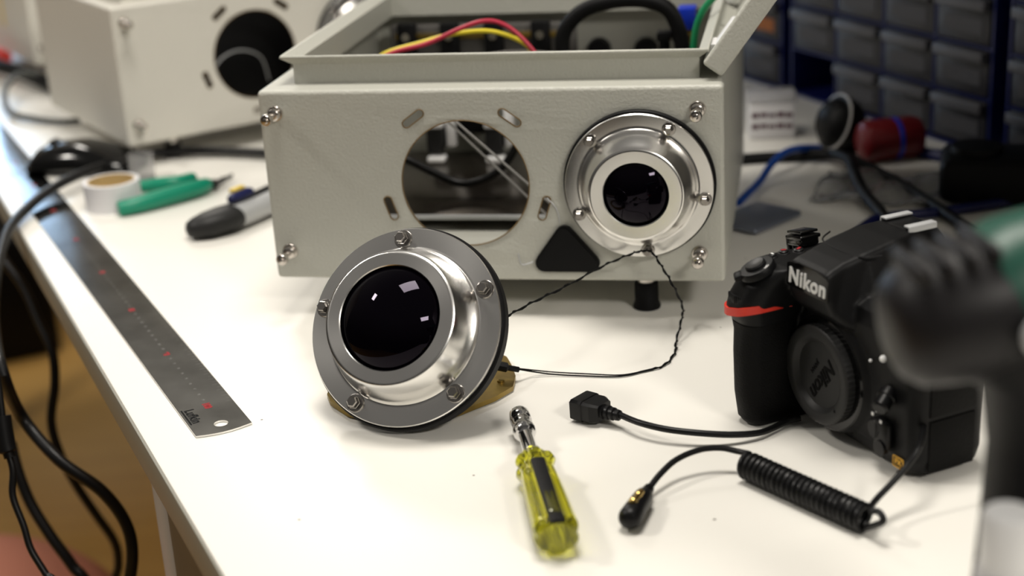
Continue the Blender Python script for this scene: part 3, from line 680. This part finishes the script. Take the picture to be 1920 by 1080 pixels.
    # lens release, focus switch, covers on the right of the mount
    k = MB(); k.lathe([(6, 0), (6, 4), (5, 5), (.01, 5)], 28, F0 @ T(45, -16, 0)); obj('release_button', k, 'plastic', r)
    k = MB(); k.box((94, -2.5, 22), (12, 5, 16), 2, None); k.lathe([(4.5, 0), (4.5, 3), (.01, 3.2)], 24, F0 @ T(51, -25, 3)); obj('focus_switch', k, 'plastic', r)
    k = MB()
    for x, z in ((88, 32), (91, 35), (95, 30)): k.box((x, -5.2, z), (1.8, .3, 1.8))
    obj('focus_marks', k, 'ink_white', r)
    FF = Matrix(((1, 0, 0, 105.0), (0, 0, -1, -.9), (0, 1, 0, 9.2), (0, 0, 0, 1)))
    k = MB(); k.plate([roundpoly([(-4.4, -3.2), (4.4, -3.2), (4.4, 3.2), (-4.4, 3.2)], .8), roundpoly([(-3.8, -2.6), (3.8, -2.6), (3.8, 2.6), (-3.8, 2.6)], .6)], 0, .3); k.text('FX', 4.6, .3, T(0, 0, .15), 0, .12); obj('format_badge', k, 'amber', r, FF, smooth=0)
    # terminal and doors on the side
    k = MB(); k.box((117.2, 24, 52), (1.2, 30, 30), 2); k.box((117.2, 24, 20), (1.2, 30, 30), 2); obj('port_door', k, 'grip_rubber', r)
    k = MB(); k.lathe([(5.2, 0), (5.2, 5), (4.6, 5.5), (4.6, 12), (3.5, 13)], 24, frame(cc(95, 0, 46), V((.5, -1, -.5)))); obj('accessory_terminal_plug', k, 'plastic', r)
photo_camera()

# ------------------------------------------------------------------ cordless drill in the foreground
def drill():
    F = Matrix.Translation(V((153, 512, 181))) @ Rz(math.radians(8)) @ Ry(math.radians(-9))      # local x = barrel axis towards the chuck
    r = empty('cordless_drill', F, 'green and black cordless drill standing out of focus at the right edge', 'drill')
    def osec(x, ry, rz, dz=0, n=28): return [(x, ry*math.cos(2*PI*k/n), dz+rz*math.sin(2*PI*k/n)) for k in range(n)]
    b = MB(); b.loft([osec(8, 24, 24), osec(14, 25.5, 26), osec(26, 27, 29, 1), osec(60, 28, 30, 1), osec(110, 28, 28, 1), osec(150, 22, 22)]); obj('motor_housing', b, 'drill_green', r, smooth=50)
    b = MB(); b.loft([osec(-20, 10, 12, -1), osec(-17.5, 17, 18, -1), osec(-12, 22, 22.5, -1), osec(-2, 25, 25), osec(10, 26.5, 26.5), osec(22, 26.6, 26.6), osec(26, 25.5, 25.5)])
    for k in range(4): b.box((-9+k*8.5, -3, 23.0+(k*.6)), (4.5, 30, 7), 2, None)
    obj('rear_cap', b, mat('drill_black', (.012, .011, .012), .45, spec=.3), r, smooth=50)
    b = MB(); b.box((50, -28, -6), (60, 7, 22), 3); obj('side_panel', b, 'drill_green', r)
    b = MB().lathe([(8, 0), (8.4, 2.4), (7.6, 3.4), (4, 3), (.01, 3)], 32, frame((24, -31, -2), (0, -1, .05))); obj('round_badge', b, 'silver', r)
    hs = []
    for z, x0, x1, ry in ((-10, -8, 62, 22), (-24, 4, 66, 21), (-34, 14, 64, 18), (-60, 14, 58, 17), (-90, 8, 52, 16.5), (-118, 2, 48, 18), (-134, -4, 58, 22)):
        cx = (x0+x1)/2; hx = (x1-x0)/2; hs.append([(cx+hx*math.copysign(abs(math.cos(2*PI*k/28))**.8, math.cos(2*PI*k/28)), ry*math.copysign(abs(math.sin(2*PI*k/28))**.8, math.sin(2*PI*k/28)), z) for k in range(28)])
    obj('handle', MB().loft(hs), 'rubber', r, smooth=50)
    b = MB(); b.box((66, 0, -66), (10, 16, 26), 4); obj('trigger', b, 'plastic', r)
    Fi = F.inverted(); bc = F @ V((64, 0, -150)); b = MB(); b.box((0, 0, 0), (84, 60, 50), 8, Fi @ T(bc.x, bc.y, 25.3) @ Rz(math.radians(8)), seg=3); obj('battery', b, 'rubber', r)
    b = MB(); b.lathe([(21, 150), (21, 158), (19, 160), (20, 190), (14, 200), (8, 203)], 36, Ry(PI/2)); obj('chuck', b, 'plastic', r)
drill()
# bottle
def bottle():
    p = V((173, 484, 0)); r = empty('bottle', Matrix.Translation(p), 'small bottle with a white cap, blurred at the bottom right corner', 'bottle')
    b = MB(); b.lathe([(9.6, 92), (9.9, 93), (9.9, 113), (8.8, 115), (.01, 115.4)], 40, cap0=True); obj('cap', b, 'white', r)
    b = MB(); b.lathe([(15, 0), (15.6, 1), (15.6, 56), (14, 68), (11.4, 78), (10.8, 92.5), (.01, 92.5)], 40); obj('bottle_body', b, 'paper', r)
bottle()

# ------------------------------------------------------------------ small things on the left
def tape():
    c = onz(209, 372, 0); c = V((-354, 1334, 0))
    r = empty('tape_roll', Matrix.Translation(c), 'small roll of white tape with brown card core', 'tape roll')
    obj('tape', MB().lathe([(21.2, 0), (25, 0), (25, 25), (21.2, 25), (21.2, 0)], 56, cap0=False, cap1=False), 'paper', r, smooth=30)
    obj('core', MB().lathe([(20, 0.2), (21.1, 0), (21.1, 25.2), (20, 25.2), (20, .2)], 56, cap0=False, cap1=False), 'card', r, smooth=30)
tape()
def pliers():
    r = empty('wire_cutters', I4, 'wire cutters with green handles and dark jaws beside the tape roll', 'pliers')
    pv = onz(400, 347, 6); tip = onz(437, 329, 5)
    obj('handle', MB().tube([onz(222, 392, 7), onz(260, 383, 8), onz(320, 366, 9), onz(370, 352, 9), onz(388, 346, 8)], 7, 16, rr=lambda t: 6.4+1.5*math.sin(t*PI)), 'green', r)
    obj('handle', MB().tube([onz(262, 350, 8), onz(300, 346, 9), onz(335, 342, 9), onz(362, 334, 8)], 7, 16, rr=lambda t: 5.6+1.2*math.sin(t*PI)), 'green', r)
    j = MB(); j.loft([[p+V((0, -4, -3)), p+V((0, 4, -3)), p+V((0, 4, 3)), p+V((0, -4, 3))] for p in (onz(380, 350, 7), pv)]+[[pv.lerp(tip, t)+V((0, -w_, -2)), pv.lerp(tip, t)+V((0, w_, -2)), pv.lerp(tip, t)+V((0, w_, 2)), pv.lerp(tip, t)+V((0, -w_, 2))] for t, w_ in ((.3, 5), (.6, 3), (1, .6))])
    q = onz(362, 338, 7); j.tube([q, q.lerp(pv, .6), pv, pv.lerp(tip, .5)+V((0, 3, 0))], 2.8, 8)
    j.cyl(pv+V((0, 0, -3)), pv+V((0, 0, 4.5)), 4.5); obj('jaws', j, 'plastic', r)
pliers()
def knife():
    r = empty('utility_knife', I4, 'grey snap-off utility knife with blue slider by the enclosure', 'knife')
    P = [onz(349, 432, 9), onz(380, 424, 10), onz(420, 411, 11), onz(460, 395, 11), onz(510, 372, 11), onz(560, 350, 11), onz(610, 328, 11)]
    def sec(p, i, wd, hh, n=20):
        d = (V(P[min(i+1, 6)])-V(P[max(i-1, 0)])); d.z = 0; d.normalize(); s_ = V((-d.y, d.x, 0))
        return [p+s_*(wd*math.copysign(abs(math.cos(2*PI*k/n))**.8, math.cos(2*PI*k/n)))+V((0, 0, 1))*(hh*math.sin(2*PI*k/n)) for k in range(n)]
    def mid(t): i = int(t); return V(P[i]).lerp(V(P[min(i+1, 6)]), t-i), i
    b = MB(); b.loft([sec(mid(t)[0], mid(t)[1], wd, hh) for t, wd, hh in ((0, 3, 3), (.1, 6.5, 6), (.5, 11, 8.5), (1.2, 15, 10.5), (2, 16.5, 11), (2.5, 15.5, 10), (2.8, 11, 8))]); obj('nose', b, 'grey_plastic', r, smooth=60)
    b = MB(); b.loft([sec(mid(t)[0], mid(t)[1], wd, hh) for t, wd, hh in ((1.9, 13.5, 9.8), (2.6, 16.2, 10.6), (3.2, 16.2, 10.4), (5.9, 15.5, 10))]); obj('body', b, 'silver', r, smooth=60)
    b = MB(); b.tube([mid(t)[0]+V((2, 2, 9.5)) for t in (2.3, 3, 4, 5.8)], 4, 10); obj('rail', b, 'grey_plastic', r)
    p = mid(2.35)[0]+V((0, 0, 14.5)); q = mid(3.3)[0]+V((0, 0, 14.5)); b = MB(); b.tube([p, p.lerp(q, .15), p.lerp(q, .85), q], 4.5, 12, smooth=False, rr=lambda t: 3 if t in (0, 1) else 4.6); sl = obj('slider', b, 'navy', r)
    b = MB(); b.box((0, 0, 0), (15, 6, 4), 1.2, frame(p.lerp(q, .45)+V((-2, 3, 5)), (0, 0, 1), q-p)); obj('slider_pad', b, 'yellow', sl)
knife()
def mouse():
    c = onz(163, 322, 0)+V((-2, 9, 0)); Fm = Matrix.Translation(c) @ Rz(math.radians(-14))
    r = empty('computer_mouse', Fm, 'glossy black computer mouse under the corner of the left enclosure', 'computer mouse')
    secs = []
    for x, hy, hz in ((-56, 12, 7), (-54, 22, 13), (-44, 28, 23), (-25, 31, 28), (0, 32, 30), (22, 32, 25), (42, 30, 19), (54, 25, 14), (59, 14, 8)):
        sc_ = []
        for k in range(28):
            a = 2*PI*k/28; sc_.append((x, hy*math.copysign(abs(math.cos(a))**.75, math.cos(a)), max(0.5, hz*.3+hz*.7*math.sin(a)) if math.sin(a) > 0 else max(.5, hz*.3*(1+math.sin(a)))))
        secs.append(sc_)
    obj('shell', MB().loft(secs), 'gloss_black', r, smooth=60)
    obj('wheel', MB().cyl((-30, -3.5, 25), (-30, 3.5, 25), 6), 'grey_plastic', r)
mouse()
c_ = onz(269, 334, 0); r = empty('plastic_cup', Matrix.Translation(c_), 'clear plastic tube standing under the left enclosure corner', 'tube')
obj('tube_wall', MB().lathe([(10.5, .5), (12, .3), (12.4, 24), (11.4, 24), (10.6, 1.2)], 36, cap0=True, cap1=False), 'bubble', r)

def monitor():  # added out of view to put the blue reflection on the ruler
    r = empty('added_monitor', DESK @ T(230, 2480, 0) @ Rx(-.06), 'added monitor out of view, its pale blue screen glowing for the reflection on the ruler', 'monitor')
    obj('bezel', MB().box((0, 12, 390), (560, 24, 276), 5), 'plastic', r)
    obj('screen', MB().box((0, -.6, 390), (536, 1, 250)), mat('added_screen_glow', (0.02, 0.02, 0.02), .3, emit=((0.50, 0.72, 1.0), 11.0)), r)
    b = MB(); b.box((0, 30, 130), (60, 14, 250), 4); obj('stand', b, 'plastic', r); obj('stand_foot', MB().box((0, 30, 5), (220, 160, 10), 4), 'plastic', r)
monitor()
# ------------------------------------------------------------------ cables on the left
def cable(name, pts, rad, mt_, label, sub=8): o = obj(name, MB().tube(pts, rad, 14, sub=sub), mt_); return tag(o, label, 'cable')
def drop(p): return [V((p.x, p.y-10, p.z-110)), V((p.x, p.y-20, -560)), V((p.x-10, p.y-30, -690)), V((p.x-50, p.y-60, -734))]
cable('thick_cable', [onz(640, 300, 5)+V((0, 60, 0)), onz(560, 293, 6), onz(495, 287, 7), onz(400, 283, 7), onz(320, 284, 8), onz(250, 294, 9), onz(190, 312, 12), onz(130, 336, 13), onz(85, 362, 10), onz(45, 396, 7), onz(18, 428, 6), atd(4, 462, 1285), atd(-8, 520, 1230), atd(-12, 600, 1180), atd(2, 690, 1085), atd(40, 780, 1130), atd(110, 862, 1120), atd(190, 920, 1120), atd(235, 980, 1125), atd(248, 1040, 1130), atd(236, 1110, 1140), atd(200, 1180, 1150), *drop(atd(200, 1180, 1150))], 4.6, 'plastic', 'thick black cable sweeping over the ruler and hanging down past the desk edge')
cable('hanging_cable', [atd(-20, 440, 1420), atd(10, 490, 1400), atd(48, 545, 1390), atd(72, 600, 1380), atd(98, 660, 1370), atd(103, 720, 1370), atd(96, 790, 1375), atd(112, 850, 1380), atd(140, 905, 1390), atd(180, 965, 1400), atd(214, 1015, 1410), atd(222, 1060, 1420), atd(215, 1120, 1430), *drop(atd(215, 1120, 1430))], 4.2, 'plastic', 'thinner black cable hanging down behind the thick one below the desk')
o = cable('plug_cable', [atd(-6, 700, 1040), atd(2, 760, 1040), atd(10, 830, 1040), atd(24, 880, 1040), atd(24, 930, 1040), atd(44, 985, 1040), atd(58, 1030, 1040), atd(85, 1075, 1040), atd(110, 1120, 1040), *drop(atd(110, 1120, 1040))], 2.4, 'plastic', 'thin black cable with an inline connector hanging at the left edge')
obj('inline_connector', MB().tube([atd(3, 780, 1040), atd(6, 800, 1040), atd(12, 835, 1040), atd(19, 858, 1040)], 6, 12, rr=lambda t: 6.2 if t < .8 else 4), 'rubber', o)
cable('lower_cable', [atd(20, 830, 1240), atd(34, 885, 1240), atd(58, 945, 1240), atd(95, 1005, 1240), atd(135, 1060, 1240), atd(170, 1120, 1240), *drop(atd(170, 1120, 1240))], 4.6, 'plastic', 'black cable sagging to the bottom left corner beside the connector cable')
cable('grey_cable', [onz(150, 226, 4), onz(110, 228, 5), onz(60, 222, 6), onz(22, 212, 8), onz(8, 185, 14), onz(14, 158, 20), onz(35, 140, 26), onz(62, 138, 24), onz(90, 150, 14)], 3.6, mat('grey_cable', (.08, .085, .08), .45), 'dark grey cable curling beneath the left enclosures above the ruler')
cable('black_lead', [onz(-40, 105, 20), onz(-5, 122, 20), onz(40, 136, 18), onz(80, 152, 14), onz(110, 170, 8)], 9, 'rubber', 'fat black lead at the top left under the far enclosure')
o = obj('red_grip', MB().tube([onz(-40, 88, 24), onz(-10, 98, 24), onz(10, 108, 22)], 9, 14), 'red'); tag(o, 'red rubber grip poking in at the left edge below the far enclosure', 'tool')

# salmon bag on the floor, dark case under the desk
b = MB(); b.ball((0, 0, 0), 1, (215, 150, 115), seg=32); q = atd(-75, 1225, 1900); o = obj('seat_cushion', b, 'skinpink', Mx=Matrix.Translation(V((q.x, q.y, -626)))); tag(o, 'salmon pink soft cushion at the bottom left corner below the desk', 'cushion')
b = MB(); b.box((0, 0, 0), (400, 300, 250), 14); q = onz(15, 690, -740); o = obj('floor_case', b, 'rubber', Mx=Matrix.Translation(V((q.x-150, q.y+120, -615))) @ Rz(.42)); tag(o, 'black equipment case standing on the floor at the left below the desk', 'case')

# ------------------------------------------------------------------ drawer cabinets at the right
CD = V((0.3993, -0.9168, 0)); CN = V((-0.9168, -0.3993, 0)); C0 = V((318.1, 1596.9, 0))
CF = Matrix(((CD.x, -CN.x, 0, C0.x), (CD.y, -CN.y, 0, C0.y), (0, 0, 1, 0), (0, 0, 0, 1)))   # x along the front, y into the cabinet
dull = {'amber': mat('orange_card', (.30, .09, .01), .6), 'yellow': mat('yellow_card', (.22, .19, .02), .6)}
def cabinet(x0, ncol, nrow, label, empty_at=(), marks={}):
    r = empty('drawer_cabinet', CF @ T(x0, 0, 0), label, 'cabinet', None)
    cw, rh = 76.0, 46.0; Wd = ncol*cw+6; Hh = nrow*rh+8; D = 120
    f = MB()
    f.box((Wd/2, D/2, 1.5), (Wd, D, 3)); f.box((Wd/2, D/2, Hh-1.5), (Wd, D, 3)); f.box((Wd/2, D-1, Hh/2), (Wd-1, 2, Hh-1))
    for i in range(ncol+1): f.box((3+i*cw if 0 < i < ncol else (1.5 if i == 0 else Wd-1.5), D/2, Hh/2), (3, D-1, Hh-1))
    for j in range(1, nrow): f.box((Wd/2, D/2, 4+j*rh), (Wd-1, D-2, 2.2))
    obj('frame', f, 'navy', r, smooth=0)
    proto = None
    for j in range(nrow):
        for i in range(ncol):
            if (i, j) in empty_at: continue
            x = 3+i*cw+cw/2; z = 4+j*rh+rh/2
            if proto is None:
                d = MB(); d.box((0, 1.5, 0), (cw-6, 2, rh-5), .6); d.box((0, 55, -rh/2+3.5), (cw-7, 106, 1.5)); d.box((-cw/2+4, 55, -4), (1.4, 106, rh-12)); d.box((cw/2-4, 55, -4), (1.4, 106, rh-12))
                proto = obj('drawer', d, 'drawer_front', r); proto.location = V((x, 0, z))*K
                l = MB(); l.box((0, .1, -5), (cw-24, .6, 14)); lb = obj('drawer_label', l, mat('dull_label', (.055, .052, .056), .6), proto)
                h_ = MB(); h_.box((0, -3, rh/2-8), (cw-8, 8, 10), 2); hb = obj('drawer_pull', h_, 'drawer', proto)
                c_ = MB(); 
                for q_ in range(7): c_.ball((random.uniform(-24, 24), random.uniform(12, 50), -rh/2+10), random.uniform(5, 9), (1, 1, .7), seg=10)
                cb = obj('contents', c_, 'grey_plastic', proto)
            else:
                c = proto.copy(); col.objects.link(c); c.location = V((x, 0, z))*K
                for k in (lb, hb, cb):
                    e = k.copy(); col.objects.link(e); e.parent = c
                    if k is lb and (i, j) in marks: e.data = lb.data.copy(); e.data.materials[0] = dull[marks[(i, j)]]
    return r
cabinet(-18, 4, 8, 'blue framed cabinet of small parts drawers behind the camera', empty_at=((0, 0),), marks={(1, 0): 'yellow'})
cabinet(-345, 4, 8, 'blue framed drawer cabinet half hidden behind the open lid', marks={(3, 1): 'amber', (2, 3): 'amber'})
cabinet(311, 3, 8, 'blue framed drawer cabinet at the right edge of the picture')

# ------------------------------------------------------------------ things on the desk at the right back
def parts_box():
    p = onz(1452, 262, 0); r = empty('parts_box', Matrix.Translation(p+V((0, 18, 0))) @ Rz(-.12), 'small clear plastic box with printed label beside the grey enclosure', 'box')
    obj('box_body', MB().box((0, 0, 20), (44, 34, 39), 2), 'paper', r); obj('box_lid', MB().box((0, 0, 40), (47, 37, 7), 2), 'clear', r)
    k = MB()
    for z, n_ in ((24, 5), (13, 5)):
        for i in range(n_): k.box((-16+i*8, -17.2, z+(i%2)*.5), (6.8, .3, 4.6-(i%3)*.7))
    obj('label_print', k, mat('plum_ink', (0.09, 0.03, 0.05)), r, smooth=0)
parts_box()
def webcam():
    p = onz(1572, 290, 0); r = empty('webcam', Matrix.Translation(p+V((0, 15, 0))), 'round black device with bright metal rim standing before the drawers', 'device')
    F = frame((0, 0, 27), (-.90, -.26, .36))
    obj('housing', MB().lathe([(8, -24), (17, -22), (23, -15), (26, -6), (26.5, 0), (25, 2)], 40, F), 'rubber', r)
    obj('rim', MB().lathe([(26.2, 0), (27, .3), (27, 1.4), (25.8, 1.9), (25, 1.8)], 48, F, cap0=False, cap1=False), 'leg', r)
    obj('front_face', MB().lathe([(22, 2), (20, 8), (14, 13), (.01, 15)], 40, F), 'rubber', r)
    obj('stand', MB().box((2, 0, 2), (34, 26, 4), 1.5), 'rubber', r)
webcam()
def redtool():
    p = onz(1665, 308, 0)+V((4, 16, 19)); ax = V((.98, .2, 0)); F = frame(p-ax*28, ax)
    b = MB(); b.lathe([(12, 0), (17, 3), (19, 8), (19, 30), (19, 50), (17, 56), (12, 58)], 36, F); o = obj('red_roll', b, 'darkred'); tag(o, 'dark red rounded roll with a blue band lying before the drawers', 'roll')
    obj('blue_band', MB().lathe([(19.2, 31), (19.4, 31.5), (19.4, 35), (19.2, 35.5)], 36, F), 'blue', o)
redtool()
cable('blue_cable', [onz(1385, 380, 4), onz(1400, 365, 5), onz(1425, 340, 5), onz(1445, 310, 12), onz(1470, 287, 18), onz(1500, 278, 16), onz(1535, 277, 8)], 3.2, 'bluecable', 'bright blue cable running from behind the enclosure to the round device')
cable('dark_blue_cable', [onz(1590, 470, 5), onz(1610, 435, 5), onz(1640, 412, 5), onz(1680, 404, 5), onz(1740, 400, 5), onz(1800, 392, 5), onz(1880, 380, 5), onz(1960, 368, 5)], 4.0, 'navy', 'dark blue cable lying behind the camera hot shoe')
cable('wall_cable', [onz(1700, 280, 5), onz(1760, 292, 5), onz(1820, 302, 5), onz(1900, 308, 5), onz(1960, 312, 5)], 5.5, 'navy', 'dark blue cable lying along the foot of the drawer cabinet')
cable('flat_black_cable', [onz(1375, 300, 5), onz(1430, 296, 5), onz(1500, 292, 6), onz(1560, 290, 9), onz(1592, 300, 16), onz(1604, 330, 14), onz(1620, 362, 8), onz(1650, 398, 6), onz(1672, 425, 5)], 5.2, 'rubber', 'thick black cable curving down from the round device towards the camera')
cable('slanting_black_cable', [onz(1596, 296, 8), onz(1640, 318, 6), onz(1690, 346, 6), onz(1740, 378, 6), onz(1785, 408, 6), onz(1830, 440, 5)], 4.6, 'rubber', 'black cable slanting away from the round device past the bubble film')
o = obj('antistatic_pouch', MB().box((0, 0, 0), (62, 46, 5), 2.4, seg=3), 'pouch', Mx=Matrix.Translation(onz(1418, 408, 4)) @ Rz(.75)); tag(o, 'small blue grey pouch lying beside the right side of the enclosure', 'bag')
o = obj('metal_pin', MB().cyl(onz(1537, 367, 2), onz(1575, 369, 2), 1.6), 'leg'); tag(o, 'short dark pin lying alone on the desk before the round device', 'pin')
b = MB(); b.box((0, 0, 20), (90, 70, 38), 10, seg=3); b.lathe([(20, 30), (22, 36), (20, 44), (.01, 45)], 28, T(-16, 0, 0)); o = obj('dark_device', b, 'rubber', Mx=Matrix.Translation(onz(1895, 396, 0)+V((0, 40, 0))) @ Rz(-.3)); tag(o, 'low black device on the desk behind the green drill', 'device')
def bubble():
    n_ = 26; vs_ = []; fs_ = []
    for j in range(n_):
        for i in range(n_):
            x = (i/(n_-1)-.5)*118; y = (j/(n_-1)-.5)*90; vs_.append((x, y, 5+3.5*math.sin(x*.11+1)*math.cos(y*.09)+1.5*math.sin(x*.5)*math.sin(y*.5)))
    for j in range(n_-1):
        for i in range(n_-1): a = j*n_+i; fs_.append([a, a+1, a+n_+1, a+n_])
    b = MB(); b._add(vs_, fs_); o = obj('bubble_wrap', b, 'bubble', Mx=Matrix.Translation(onz(1668, 362, 0)) @ Rz(-.4)); s_ = o.modifiers.new('s', 'SOLIDIFY'); s_.thickness = .6*K
    tag(o, 'crumpled sheet of clear bubble film on the desk before the red roll', 'bubble wrap')
bubble()
